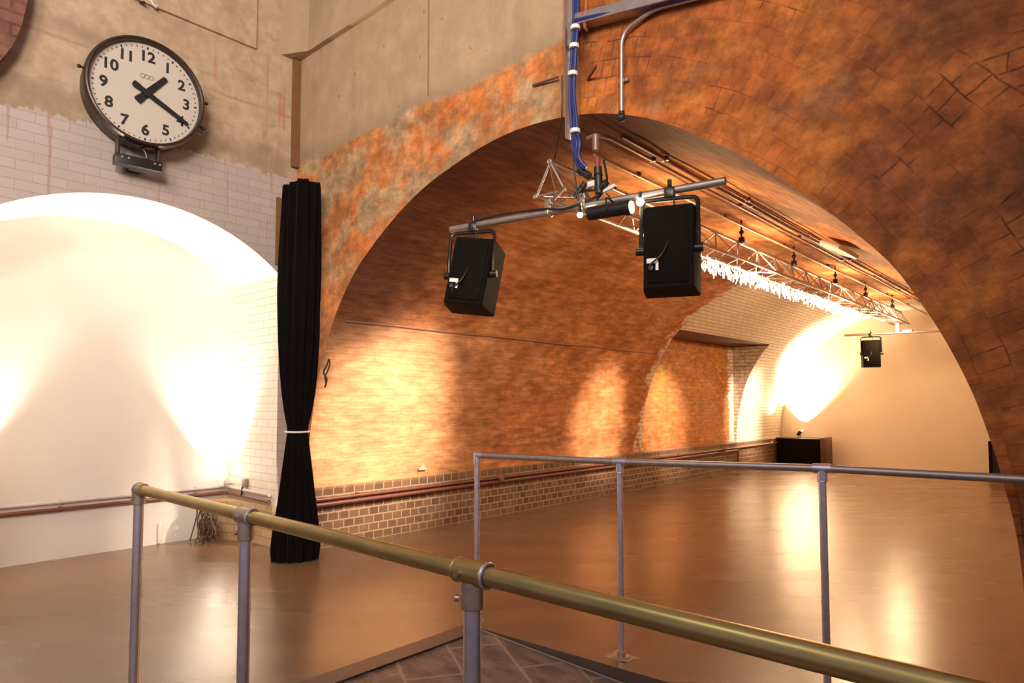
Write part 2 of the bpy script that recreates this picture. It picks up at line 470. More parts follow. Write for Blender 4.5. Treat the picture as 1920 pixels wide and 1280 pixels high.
def pol(x, z):
    """uv for the arch ring: u along the arc, v radius"""
    if z < CZ:
        r = abs(x - CX)
        return ((PI / 2) * 3.0 + (CZ - z) if x > CX else -(PI / 2) * 3.0 - (CZ - z), r)
    a = math.atan2(x - CX, z - CZ)
    return (a * 3.0, math.hypot(x - CX, z - CZ))

# ------------------------------------------------------------------ floor and ramp
XL, XR, YB, YE, ZT = -6.13, 4.2, -3.6, 16.1, 7.0
RX = -3.11
far0, far1 = V((RX, 3.03)), V((XR, 3.40))
mb = MB()
for q in ([(-7.3, YB), (RX, YB), (RX, YE), (-7.3, YE)], [(RX, YB), (XR, YB), (XR, 1.32), (RX, 1.32)], [tuple(far0), tuple(far1), (XR, YE), (RX, YE)]):
    mb.poly([(x, y, 0) for x, y in q])
struct('floor', mb, M['floor'], 'glossy brown resin floor of the arch and the tunnel')
mb = MB()
sl = .062
def rz(x): return -(x - RX) * sl
mb.poly([(RX, 1.32, 0), (XR, 1.32, rz(XR)), (far1.x, far1.y, rz(XR)), (far0.x, far0.y, 0)])
struct('floor_ramp', mb, M['ramp'], 'dark grey stone ramp sinking below the brown floor')
mb = MB()
mb.poly([(far0.x, far0.y, 0.0), (far1.x, far1.y, 0.0), (far1.x, far1.y, rz(XR) - .01), (far0.x, far0.y, -.01)])
mb.poly([(RX, 1.32, 0.0), (XR, 1.32, 0.0), (XR, 1.32, rz(XR) - .01), (RX, 1.32, -.01)])
struct('trim_1', mb, M['kerb'], 'dark kerb faces along both sides of the ramp')
mb = MB()
dv = (far1 - far0).normalized(); nv = V((-dv.y, dv.x))
a = far0 - nv * .012; b = far1 - nv * .012
mb.tube([(a.x + .05, a.y, rz(a.x + .05) + .003), (b.x, b.y, rz(b.x) + .003)], .006, 8)
struct('trim_2', mb, M['trim'], 'thin pale metal strip along the foot of the ramp kerb')
mb = MB(); mb.box((RX + .07, 2.17, .002), (.14, 1.70, .006))
struct('trim_3', mb, M['kerb'], 'dark painted threshold band at the top of the ramp')

# ------------------------------------------------------------------ tunnel vault
NY1, NY2, NZ1, NZB = 9.72, 13.55, 2.59, .585
ys = sorted(set([D + i * (YE - D) / 40 for i in range(41)] + [NY1, NY2]))
# split the profile at the niche heights
prof2 = []
for i, (x, z) in enumerate(PROF):
    if i and x < -3:
        x0, z0 = PROF[i - 1]
        for zc in (NZB, NZ1):
            if z0 < zc < z:
                t = (zc - z0) / (z - z0); prof2.append((x0 + (x - x0) * t, zc))
    prof2.append((x, z))
arc = [0.0]
for i in range(1, len(prof2)):
    arc.append(arc[-1] + math.hypot(prof2[i][0] - prof2[i - 1][0], prof2[i][1] - prof2[i - 1][1]))
mb = MB()
def jit(x, y, z):
    if y <= D + .001 or x < -5.8 and z < .6: return (x, y, z)
    k = noise.noise(V((x * 2.1, y * 2.1, z * 2.1))) * .012
    d = V((x - CX, z - CZ)).normalized() if z > CZ else V((math.copysign(1, x - CX), 0))
    return (x + d.x * k, y, z + d.y * k)
vg = [[mb.bm.verts.new(jit(x, y, z)) for y in ys] for x, z in prof2]
for i in range(len(prof2) - 1):
    for j in range(len(ys) - 1):
        zm = (prof2[i][1] + prof2[i + 1][1]) / 2
        if prof2[i][0] < -3 and NZB < zm < NZ1 and NY1 < (ys[j] + ys[j + 1]) / 2 < NY2: continue
        f = mb.bm.faces.new((vg[i][j], vg[i + 1][j], vg[i + 1][j + 1], vg[i][j + 1]))
        for l, (a, b) in zip(f.loops, ((i, j), (i + 1, j), (i + 1, j + 1), (i, j + 1))): l[mb.uv].uv = (ys[b], arc[a])
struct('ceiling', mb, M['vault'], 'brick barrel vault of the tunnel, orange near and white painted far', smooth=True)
# niche in the left side
mb = MB(); NXB = -5.90
side = [(x, z) for x, z in prof2 if x < -3 and NZB - 1e-6 <= z <= NZ1 + 1e-6]
mb.poly([(NXB, NY1, NZB), (NXB, NY2, NZB), (NXB, NY2, NZ1), (NXB, NY1, NZ1)], [(NY1, NZB), (NY2, NZB), (NY2, NZ1), (NY1, NZ1)])
xt = side[-1][0]
mb.poly([(NXB, NY1, NZ1), (NXB, NY2, NZ1), (xt - .0, NY2, NZ1), (xt, NY1, NZ1)], [(NY1, 0), (NY2, 0), (NY2, .8), (NY1, .8)])
for yy in (NY1, NY2):
    P = [[(NXB, yy, z), (x, yy, z)] for x, z in side]
    mb.grid(P, [[(NXB, z), (x, z)] for x, z in side])
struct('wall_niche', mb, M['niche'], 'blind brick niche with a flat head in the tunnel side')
# end wall
mb = MB()
mb.poly([(x, YE, z) for x, z in PROF][::-1])
struct('wall_far', mb, M['endwall'], 'plain cream plaster wall closing the far end of the tunnel')
# dado
mb = MB()
for (y0, y1) in ((D, YE),):
    mb.poly([(-5.76, y0, 0), (-5.76, y1, 0), (-5.76, y1, .565), (-5.76, y0, .565)])
    mb.poly([(-5.76, y0, .565), (-5.76, y1, .565), (-5.92, y1, .60), (-5.92, y0, .60)])
    mb.poly([(-5.76, y0, 0), (-5.76, y0, .565), (-5.92, y0, .60), (-5.92, y0, 0)])
struct('baseboard_left', mb, M['dado'], 'low plinth of glazed brown brick along the left tunnel side')

# ------------------------------------------------------------------ arch front wall
mb = MB()
def outer(x, z):
    if z < CZ: return (XL if x < CX else XR, z)
    dx, dz = x - CX, z - CZ
    ts = []
    if dz > 1e-6: ts.append((ZT - CZ) / dz)
    if dx > 1e-6: ts.append((XR - CX) / dx)
    if dx < -1e-6: ts.append((XL - CX) / dx)
    t = min(ts)
    return (CX + dx * t, CZ + dz * t)
FR = [0, .04, .1, .2, .35, .6, 1.0]
P, U = [], []
prof = PROF[:]
# extra rays through the wall corners
for (qx, qz) in ((XL, ZT), (XR, ZT)):
    ca = math.atan2(qx - CX, qz - CZ)
    for i in range(len(prof) - 1):
        a0 = math.atan2(prof[i][0] - CX, prof[i][1] - CZ); a1 = math.atan2(prof[i + 1][0] - CX, prof[i + 1][1] - CZ)
        if prof[i][1] > CZ and prof[i + 1][1] > CZ and a0 < ca < a1:
            t = (ca - a0) / (a1 - a0)
            prof.insert(i + 1, (prof[i][0] + (prof[i + 1][0] - prof[i][0]) * t, prof[i][1] + (prof[i + 1][1] - prof[i][1]) * t)); break
for x, z in prof:
    ox, oz = outer(x, z)
    row, ur = [], []
    for f in FR:
        px, pz = x + (ox - x) * f, z + (oz - z) * f
        row.append((px, D, pz))
        u0, _ = pol(x, z)
        r = math.hypot(px - CX, pz - CZ) if z >= CZ else abs(px - CX)
        ur.append((u0, r))
    P.append(row); U.append(ur)
mb.grid(P, U)
struct('wall_front', mb, M['front'], 'brick arch face with weathered voussoirs and grey concrete above its left haunch')
# proud concrete beam above
mb = MB(); mb.prism([(XL, 3.30), (-5.86, 3.445), (-2.69, 3.46), (-2.69, 3.502), (XL, 3.502)], 4.95, ZT)
struct('trim_4', mb, M['concrete'], 'proud concrete beam above the arch beside the corner')
mb = MB(); mb.box((-4.08, D - .002, 4.40), (.012, .008, .9))
struct('trim_5', mb, simple('joint', (.26, .17, .10), .8), 'upright joint in the concrete above the arch')

# ------------------------------------------------------------------ clock wall with alcove
AY0, AY1, ASP, APK = .77, 3.33, 2.69, 3.175
Rr = ((AY1 - AY0) ** 2 / 4 + (APK - ASP) ** 2) / (2 * (APK - ASP)); AC = (AY0 + AY1) / 2
acv = []
for i in range(33):
    y = AY0 + (AY1 - AY0) * i / 32
    acv.append((y, APK - Rr + math.sqrt(Rr * Rr - (y - AC) ** 2)))
mb = MB()
ZC = 4.89
mb.poly([(XL, YB, 0), (XL, AY0, 0), (XL, AY0, ZC), (XL, YB, ZC)])
mb.poly([(XL, AY1, 0), (XL, D, 0), (XL, D, ZC), (XL, AY1, ZC)])
for i in range(32):
    (y0, z0), (y1, z1) = acv[i], acv[i + 1]
    mb.poly([(XL, y0, z0), (XL, y1, z1), (XL, y1, ZC), (XL, y0, ZC)])
RY = 3.02; RCX = XL + .03
mb.poly([(XL, YB, ZC), (XL, D, ZC), (XL, D, ZT), (XL, YB, ZT)])
mb.poly([(RCX, YB, ZC), (RCX, RY, ZC), (RCX, RY, ZT), (RCX, YB, ZT)])
mb.poly([(XL, YB, ZC), (XL, RY, ZC), (RCX, RY, ZC), (RCX, YB, ZC)])
mb.poly([(XL, RY, ZC), (XL, RY, ZT), (RCX, RY, ZT), (RCX, RY, ZC)])
struct('wall_left', mb, M['clockwall'], 'tall wall of white tile below rough concrete, cut by an arched alcove')
AX = -7.14
mb = MB()
mb.poly([(AX, AY0 - .05, 0), (AX, AY1 + .05, 0), (AX, AY1 + .05, 3.35), (AX, AY0 - .05, 3.35)])
struct('wall_alcove', mb, M['alcove'], 'smooth white back of the arched alcove')
mb = MB()
mb.grid([[(AX, y, z), (XL, y, z)] for y, z in acv])
struct('ceiling_alcove', mb, M['alcove'], 'white curved soffit of the alcove', smooth=True)
mb = MB()
for yy in (AY0, AY1):
    mb.poly([(AX, yy, 0), (XL, yy, 0), (XL, yy, ASP), (AX, yy, ASP)])
struct('wall_reveal', mb, M['reveal'], 'white painted brick cheeks of the alcove')
mb = MB(); mb.prism([(-7.13, 3.02), (-6.52, 3.29), (-6.135, 3.30), (-6.135, 3.325), (-7.13, 3.325)], 0, .40)
struct('trim_6', mb, M['dado_tan'], 'low tiled plinth in the right corner of the alcove')
mb = MB(); mb.box((-6.105, 3.46, 4.38), (.045, .075, 1.12))
struct('trim_7', mb, M['oldwood'], 'brown timber strip in the corner between clock wall and arch')
mb = MB(); mb.box((XL + .012, 3.30, 3.13), (.024, .055, .68), bevel=.003)
struct('trim_8', mb, M['oldwood'], 'short brown board on the white tile beside the black curtain')
# spur of another brick arch at the top left
mb = MB()
pts = [(.2, 3.55), (.92, 3.82), (1.00, 3.92), (1.07, 4.06), (1.12, 4.24), (1.155, 4.48), (1.17, 5.6), (.2, 5.6)]
lo = [(-6.12, y, z) for y, z in pts]; hi = [(-5.95, y, z) for y, z in pts]
mb.poly(hi)
for i in range(len(pts)):
    j = (i + 1) % len(pts)
    mb.poly([lo[i], lo[j], hi[j], hi[i]])
def m_spur():
    n = NT('dark_red_brick'); ob = n.co.outputs['Object']; x, y, z = n.xyz()
    c, f = n.brick(n.comb(y, z), (.20, .075, .05), (.15, .05, .035), (.10, .04, .03), .235, .09, .01)
    c = n.mix(n.ramp(n.noise(ob, 6, 4), .4, .7, 0, .6), c, (.25, .12, .08))
    n.bump(n.math('ADD', n.math('MULTIPLY', f, -1), n.noise(ob, 9)), .5, .03)
    return n.fin(c, .7)
struct('trim_9', mb, m_spur(), 'dark red brick springing of another arch at the top of the clock wall')

# ------------------------------------------------------------------ clock
def text_part(name, body, size, mat, parent, y, z, x, off=0.0):
    cu = bpy.data.curves.new('lettering', 'FONT')
    cu.body = body; cu.size = size; cu.align_x = 'CENTER'; cu.align_y = 'CENTER'; cu.extrude = .0008; cu.bevel_depth = off; cu.bevel_resolution = 0
    tmp = bpy.data.objects.new('lettering', cu)
    COL.objects.link(tmp)
    bpy.context.view_layer.update()
    dg = bpy.context.evaluated_depsgraph_get()
    me = bpy.data.meshes.new_from_object(tmp.evaluated_get(dg))
    bpy.data.objects.remove(tmp)
    me.name = name
    # x of text -> local y, y of text -> local z, extrude -> local x
    me.transform(Matrix(((0, 0, 1, x), (1, 0, 0, y), (0, 1, 0, z), (0, 0, 0, 1))))
    me.materials.clear(); me.materials.append(mat)
    return link(bpy.data.objects.new(name, me), parent)

CKZ = 4.018
ck = thing('station_clock', 'round station clock with white dial on the left wall above the alcove', 'clock', (-5.86, 1.975, 3.368), math.radians(-4.5))
ck.scale = (.975, .975, .975)
cz = CKZ - 3.36
def ring(mb, prof, seg=72):
    """lathe around local x through (0, cz); prof = [(x, r)]"""
    rings = []
    for x, r in prof:
        rings.append([mb.bm.verts.new((x, r * math.cos(2 * PI * k / seg), cz + r * math.sin(2 * PI * k / seg))) for k in range(seg)])
    for i in range(len(rings) - 1):
        for k in range(seg):
            mb.bm.faces.new((rings[i][k], rings[i][(k + 1) % seg], rings[i + 1][(k + 1) % seg], rings[i + 1][k]))
    return mb, rings
mb = MB(); _, rg = ring(mb, [(-.245, .36), (-.245, .452), (-.235, .458), (-.085, .458), (-.08, .452)])
mb.bm.faces.new(rg[0])
mb.build('casing', M['darkmetal'], ck)
mb = MB(); ring(mb, [(-.085, .452), (-.085, .468), (-.07, .472), (-.02, .470), (.0, .460), (.004, .448), (-.004, .437), (-.02, .434), (-.075, .430)])
mb.build('bezel', M['darkmetal'], ck)
mb = MB(); _, rg = ring(mb, [(-.060, .4305), (-.0605, .2)]); mb.bm.faces.new(rg[-1])
mb.build('dial', M['dial'], ck, smooth=False)
DX = -.058
for h in range(1, 13):
    a = h * PI / 6
    text_part('numeral', str(h), .126, M['numeral'], ck, .322 * math.sin(a), cz + .322 * math.cos(a), DX + .001, .0034)
for k in range(60):
    mb = MB()
    a = k * PI / 30
    big_ = k % 5 == 0
    rot = Matrix.Rotation(-a, 3, 'X')
    mb.box((DX + .0015, .400 * math.sin(a), cz + .400 * math.cos(a)), (.002, .012 if big_ else .006, .020 if big_ else .012), rot)
    mb.build('minute_mark', M['numeral'], ck, smooth=False)
mb = MB()
for dy in (-.035, 0.0, .035):
    mb.torus((DX + .001, dy, cz + .148), (1, 0, 0), .017, .0022, 20, 6)
mb.box((DX + .001, -.02, cz + .148), (.002, .004, .05), Matrix.Rotation(-.3, 3, 'X'))
mb.build('maker_mark', simple('mark_grey', (.26, .22, .18), .6), ck)
def hand(name, ang, length, w0, w1, tail, x, tailw):
    mb = MB()
    s = [(-w0 / 2, -tail * .45), (-tailw / 2, -tail * .62), (-tailw / 2, -tail * .95), (-tailw * .3, -tail), (tailw * .3, -tail), (tailw / 2, -tail * .95), (tailw / 2, -tail * .62), (w0 / 2, -tail * .45), (w0 / 2, 0), (w1 / 2, length * .97), (0, length), (-w1 / 2, length * .97), (-w0 / 2, 0)]
    sa, ca = math.sin(ang), math.cos(ang)
    f = [mb.bm.verts.new((x, p * ca + q * sa, cz - p * sa + q * ca)) for p, q in s]
    g = [mb.bm.verts.new((x + .004, p * ca + q * sa, cz - p * sa + q * ca)) for p, q in s]
    mb.bm.faces.new(f[::-1]); mb.bm.faces.new(g)
    for i in range(len(s)):
        j = (i + 1) % len(s); mb.bm.faces.new((f[i], f[j], g[j], g[i]))
    mb.cyl((x - .005, 0, cz), (x + .008, 0, cz), .03)
    return mb.build(name, M['clockblack'], ck, smooth=False)
hand('hour_hand', math.radians(40), .235, .056, .044, .115, DX + .010, .064)
hand('minute_hand', math.radians(118.5), .385, .044, .034, .125, DX + .020, .052)
for ang, sz in ((172, .016), (8, .016), (-20, .02), (-26, .016)):
    mb = MB(); a = math.radians(ang)
    c0 = V((-.06, .465 * math.cos(a), cz + .465 * math.sin(a))); c1 = V((-.06, .50 * math.cos(a), cz + .50 * math.sin(a)))
    mb.cyl(c0, c1, sz * .6, None, 10); mb.sph(c1, sz, 10)
    mb.build('latch', M['darkmetal'], ck)
# bracket below
mb = MB()
mb.box((-.10, -.04, .045), (.10, .36, .085), bevel=.006)
mb.box((-.20, -.04, .03), (.20, .10, .05))
mb.build('bracket_bar', M['clockblack'], ck)
for sy in (-1, 1):
    mb = MB(); mb.box((-.10, -.04 + sy * .155, .155), (.09, .022, .16), bevel=.003)
    mb.build('bracket_upright', M['darkmetal'], ck)
mb = MB()
mb.tube([(-.10, -.07 + .10 * math.cos(t), .10 + .115 * math.sin(t)) for t in [PI * .02 + i * (PI * .55) / 10 for i in range(11)]], .014, 8)
mb.build('bracket_scroll', M['clockblack'], ck)
for yy in (-.17, -.12, .08, .12):
    mb = MB(); mb.cyl((-.052, yy, .06), (-.044, yy, .06), .009, None, 8)
    mb.build('bolt', M['steel'], ck)

# hook bracket above the clock
hb = thing('wall_hook', 'small dark iron hook on the concrete above the station clock', 'hook', (XL + .0, 2.03, 4.86))
mb = MB(); mb.box((.0 - .03, 0, .05), (.03, .16, .03)); mb.cyl((-.02, -.05, .03), (.06, -.04, .01), .012, None, 8); mb.build('plate', M['clockblack'], hb)
mb = MB(); mb.tube(spline([(-.02, .0, .09), (.04, .01, .08), (.06, .03, .03), (.05, .06, .015), (.03, .075, .04)], 5), .010, 8); mb.build('hook', M['tape'], hb)

# ------------------------------------------------------------------ curtain
CU = V((-5.505, 3.19, 0)); ca_ = math.atan2(.87, .5)
wd = [(.0, .205), (.08, .215), (.22, .205), (.5, .168), (.72, .145), (.95, .118), (1.10, .100), (1.147, .094), (1.2, .099), (1.32, .125), (1.5, .150), (1.68, .165), (2.0, .183), (2.4, .19), (2.8, .186), (3.2, .178), (3.38, .172), (3.44, .165)]
zz = [p[0] for p in wd]
P = []
NS = 120
for i in range(70):
    z = 3.44 * i / 69
    k = max(j for j in range(len(zz)) if zz[j] <= z + 1e-9); k = min(k, len(zz) - 2)
    t = (z - zz[k]) / (zz[k + 1] - zz[k]); w = wd[k][1] * (1 - t) + wd[k + 1][1] * t
    row = []
    amp = .10 + .06 * min(1, abs(z - 1.147) / .8)
    for s in range(NS + 1):
        a = 2 * PI * s / NS
        f = 1 + amp * math.sin(13 * a + 1.2 * math.sin(z * 1.3)) + .05 * math.sin(29 * a + z * .8)
        px, py = .87 * w * math.cos(a) * f, w * .58 * math.sin(a) * f
        row.append((CU.x + px * math.cos(ca_) - py * math.sin(ca_), CU.y + px * math.sin(ca_) + py * math.cos(ca_), z + .008 + (.02 * math.sin(3 * a) + .025 * math.cos(a) if i == 69 else 0)))
    P.append(row)
mb = MB(); mb.grid(P)
bmesh.ops.remove_doubles(mb.bm, verts=mb.bm.verts, dist=1e-5)
bmesh.ops.holes_fill(mb.bm, edges=[e for e in mb.bm.edges if e.is_boundary], sides=0)
cu = thing('curtain', 'long black curtain tied in the middle at the left foot of the arch', 'curtain', (CU.x, CU.y, 0))
mb.build('drape', M['cloth'], cu, mx=Matrix.Translation((-CU.x, -CU.y, 0)))
mb = MB()
mb.tube([(.106 * math.cos(a) * math.cos(ca_) - .070 * math.sin(a) * math.sin(ca_), .106 * math.cos(a) * math.sin(ca_) + .070 * math.sin(a) * math.cos(ca_), 1.155 + .004 * math.sin(a)) for a in [2 * PI * k / 40 for k in range(41)]], .009, 8)
mb.build('tie_band', M['tape'], cu)
mb = MB()
mb.tube(spline([(.03, .30, 1.83), (.035, .27, 1.76), (.02, .25, 1.70), (.045, .27, 1.64), (.03, .26, 1.56)], 5), .008, 6)
mb.tube(spline([(.03, .30, 1.83), (.06, .29, 1.78), (.055, .27, 1.71), (.03, .26, 1.66), (.045, .265, 1.58)], 5), .007, 6)
mb.build('hanging_cord', simple('maroon_cord', (.05, .012, .012), .8), None, mx=Matrix.Translation((CU.x, CU.y, 0)))
tag(bpy.data.objects['hanging_cord'], 'short dark red cord dangling beside the black curtain', 'cord')

# ------------------------------------------------------------------ near hand rail
HY, HZ, HR = 1.19, 1.0, .0245
nr = thing('handrail', 'thick brass handrail on grey posts in the foreground, nearest the camera', 'railing', (-3.55, HY + .02, 0))
def L(p): return (p[0] + 3.55, p[1] - HY - .02, p[2])
def hy(x): return HY + .02 * (-(x + 1.2) / 2.35) if x < -1.2 else HY
mb = MB(); mb.tube([L((-3.53, hy(-3.53), HZ)), L((-2.4, hy(-2.4), HZ)), L((-1.2, hy(-1.2), HZ)), L((2.2, HY, HZ))], HR, 28)
mb.build('top_rail', M['brass'], nr)
for x in (-3.55, -2.425, -1.205, .55, 2.1):
    r = .0225
    mb = MB(); mb.cyl(L((x, hy(x), 0)), L((x, hy(x), HZ - .02)), r, None, 24)
    p = mb.build('post', M['steel'], nr)
    mb = MB(); mb.cyl(L((x, hy(x), .0)), L((x, hy(x), .012)), .055, None, 24); mb.cyl(L((x, hy(x), .01)), L((x, hy(x), .05)), .031, None, 24)
    mb.build('base_flange', M['fitting'], p)
    mb = MB()
    if x < -3:
        mb.sph(L((x, hy(x), HZ)), .034, 20); mb.cyl(L((x, hy(x), HZ)), L((x + .06, hy(x), HZ)), .031, None, 24); mb.cyl(L((x, hy(x), HZ)), L((x, hy(x), HZ - .07)), .031, None, 24)
        mb.build('elbow', M['fitting'], nr)
    else:
        w = .045 if x < -2 else .05
        mb.cyl(L((x - w, hy(x), HZ)), L((x + w, hy(x), HZ)), .0315, None, 28); 
        mb.torus(L((x + w, hy(x), HZ)), (1, 0, 0), .0285, .004, 28, 8); mb.torus(L((x - w, hy(x), HZ)), (1, 0, 0), .0285, .004, 28, 8)
        t = mb.build('tee', M['brass'] if x > -2 else M['fitting'], nr)
        mb = MB(); mb.cyl(L((x, hy(x), HZ - .02)), L((x, hy(x), HZ - .085)), .0305, None, 28); mb.torus(L((x, hy(x), HZ - .085)), (0, 0, 1), .0265, .004, 28, 8)
        mb.build('socket', M['fitting2'], t)
        mb = MB(); mb.torus(L((x + w + .004, hy(x), HZ)), (1, 0, 0), .029, .0045, 28, 8); mb.build('collar', M['steel'], t)
        for q, e in (((x - .022, hy(x) - .030, HZ + .0), (x - .022, hy(x) - .040, HZ)), ((x - .028, hy(x) - .018, HZ - .065), (x - .038, hy(x) - .024, HZ - .065))):
            mb = MB(); mb.cyl(L(q), L(e), .009, None, 12); mb.build('set_screw', M['copper'], t)

# ------------------------------------------------------------------ far guard rail
fr = thing('guard_rail', 'thin grey steel guard rail standing along the far side of the ramp', 'railing', (-3.11, 3.11, 0))
FP = [(-3.11, 3.11, 1.075), (-2.085, 3.235, 1.085), (-1.035, 3.375, 1.108), (.75, 3.455, 1.118)]
def L2(p): return (p[0] + 3.11, p[1] - 3.11, p[2])
mb = MB(); mb.tube([L2(p) for p in FP], .0185, 20); mb.build('top_rail', M['dullsteel'], fr)
for i, (x, y, z) in enumerate(FP):
    mb = MB(); mb.cyl(L2((x, y, 0)), L2((x, y, z - .01)), .0172, None, 20); p = mb.build('post', M['steel'], fr)
    mb = MB(); mb.cyl(L2((x, y, 0)), L2((x, y, .006)), .05, None, 24); mb.cyl(L2((x, y, 0)), L2((x, y, .03)), .024, None, 20)
    mb.build('base_flange', M['fitting'], p)
    mb = MB()
    if i == 0:
        mb.sph(L2((x, y, z)), .0235, 16); mb.cyl(L2((x, y, z)), L2((x + .04, y + .005, z)), .0225, None, 20); mb.cyl(L2((x, y, z)), L2((x, y, z - .05)), .0225, None, 20)
        mb.build('elbow', M['steel'], fr)
    else:
        mb.cyl(L2((x - .04, y - .005, z - .001)), L2((x + .04, y + .004, z + .001)), .0228, None, 20); mb.cyl(L2((x, y, z)), L2((x, y, z - .06)), .0225, None, 20)
        mb.torus(L2((x, y, z - .06)), (0, 0, 1), .021, .003, 20, 8)
        mb.build('tee', M['steel'], fr)
mb = MB()
rnd = random.Random(2)
pp = [((.085 + .05 * noise.noise(V((math.cos(a) * 1.7, math.sin(a) * 1.7, 3.3))) + rnd.uniform(-.012, .012)) * math.cos(a), (.075 + .05 * noise.noise(V((math.cos(a) * 1.7, math.sin(a) * 1.7, 7.3))) + rnd.uniform(-.012, .012)) * math.sin(a)) for a in [2 * PI * k / 40 for k in range(40)]]
mb.prism(pp, .0004, .0022)
mb.build('mortar_patch', simple('floor_scuff', (.33, .22, .16), .6), None, mx=Matrix.Translation((-2.085, 3.235, 0)))
tag(bpy.data.objects['mortar_patch'], 'pale mortar smear on the floor round the second guard rail post', 'patch')

# ------------------------------------------------------------------ truss
TX, TY0, TY1 = -2.90, 3.62, 14.35
tr = thing('lighting_truss', 'slim triangular lattice truss running along under the tunnel vault', 'truss', (TX, TY0, 2.91))
nodes = {'top': (0.0, .225), 'low_left': (-.13, .0), 'low_right': (.13, -.008)}
LEN = TY1 - TY0
for k, (x, z) in nodes.items():
    mb = MB(); mb.cyl((x, 0, z), (x, LEN, z), .0165 if k == 'top' else .0175, None, 12)
    mb.torus((x, 0, z), (0, 1, 0), .016, .006, 16, 8)
    mb.build('chord', M['dullsteel'], tr)
mb = MB()
n_ = 40
for i in range(n_):
    y0, y1 = LEN * i / n_, LEN * (i + 1) / n_
    for a, b in (('top', 'low_left'), ('top', 'low_right'), ('low_left', 'low_right')):
        p, q = nodes[a], nodes[b]
        if i % 2: p, q = q, p
        mb.cyl((p[0], y0, p[1]), (q[0], y1, q[1]), .0075, None, 6)
for a, b in (('top', 'low_left'), ('top', 'low_right'), ('low_left', 'low_right')):
    for yy in (.01, LEN - .01):
        mb.cyl((nodes[a][0], yy, nodes[a][1]), (nodes[b][0], yy, nodes[b][1]), .009, None, 8)
mb.build('lacing', M['dullsteel'], tr)

# hangers between conduit / vault and truss
hang_y = [6.9, 8.5, 10.2, 11.8, 13.6]
hlab = ['first black truss hanger beyond the right speaker', 'second black truss hanger along the tunnel', 'third black truss hanger above the string lights', 'fourth black truss hanger near the far wall', 'last black truss hanger above the far speaker bar']
for i, y in enumerate(hang_y):
    h = thing('truss_hanger', hlab[i], 'hanger', (TX + .02, y, 3.14), 0, 'truss hangers under the vault')
    mb = MB(); mb.cyl((0, 0, .03), (0, 0, .25), .010, None, 8); mb.build('drop_rod', M['blackmetal'], h)
    mb = MB(); mb.box((0, 0, .02), (.06, .05, .07), bevel=.01); mb.sph((0, 0, .11), .026, 10); mb.build('clamp', M['blackmetal'], h)

# string lights along the left lower chord
sg = thing('string_lights', 'dense string of white fairy lights wound along the truss', 'string lights', (TX - .13, 5.25, 2.90))
mb = MB(); mb.tube([(.02 * math.sin(i * .9), i * .05, -.025 + .012 * math.cos(i * 1.3)) for i in range(132)], .004, 5); mb.build('wire', M['tape'], sg)
mb = MB(); rnd = random.Random(3)
for i in range(900):
    y = rnd.uniform(0, 6.6); a = rnd.uniform(0, 2 * PI); r = rnd.uniform(.02, .085)
    c = V((r * math.cos(a), y, -.045 + r * math.sin(a) * .9))
    e = c + V((rnd.uniform(-.015, .015), rnd.uniform(-.02, .02), -rnd.uniform(.02, .055)))
    mb.cyl(c, e, .0042, None, 5)
tag(mb.build('bulb', M['garland'], sg), kind='stuff')

# ------------------------------------------------------------------ speaker bar and speakers
BL, BR = V((-3.58, 3.30, 2.70)), V((-1.60, 3.62, 2.70))
bd = (BR - BL).normalized()
sb = thing('speaker_bar', 'long scaffold tube slung across the arch mouth carrying both near speakers', 'bar', (BL.x, BL.y, 2.70))
mb = MB(); mb.cyl((0, 0, 0), BR - BL, .0242, None, 20, caps=False)
mb.tube([(0, 0, 0), tuple(BR - BL)], .0195, 16)
mb.build('tube', M['dullsteel'], sb)
for t in (.42, .545):
    p = (BR - BL) * t
    mb = MB(); mb.box((p.x, p.y, .035), (.06, .06, .10), bevel=.012); mb.cyl((p.x, p.y, .06), (p.x, p.y + .15, .20), .014, None, 8); mb.torus((p.x, p.y, 0), bd, .030, .008, 20, 8); mb.sph((p.x + .03, p.y - .03, .05), .014, 10)
    mb.build('clamp', M['fitting'], sb)
mb = MB()
mb.tube(spline([(BR - BL) * .10 + V((0, 0, .03)), (BR - BL) * .22 + V((0, 0, .045)), (BR - BL) * .40 + V((0, -.03, .02)), (BR - BL) * .5 + V((0, -.035, -.005)), (BR - BL) * .62 + V((0, 0, .08)), (BR - BL) * .60 + V((0, .06, .30))], 8), .008, 6)
mb.build('loose_cable', M['cable_black'], sb)

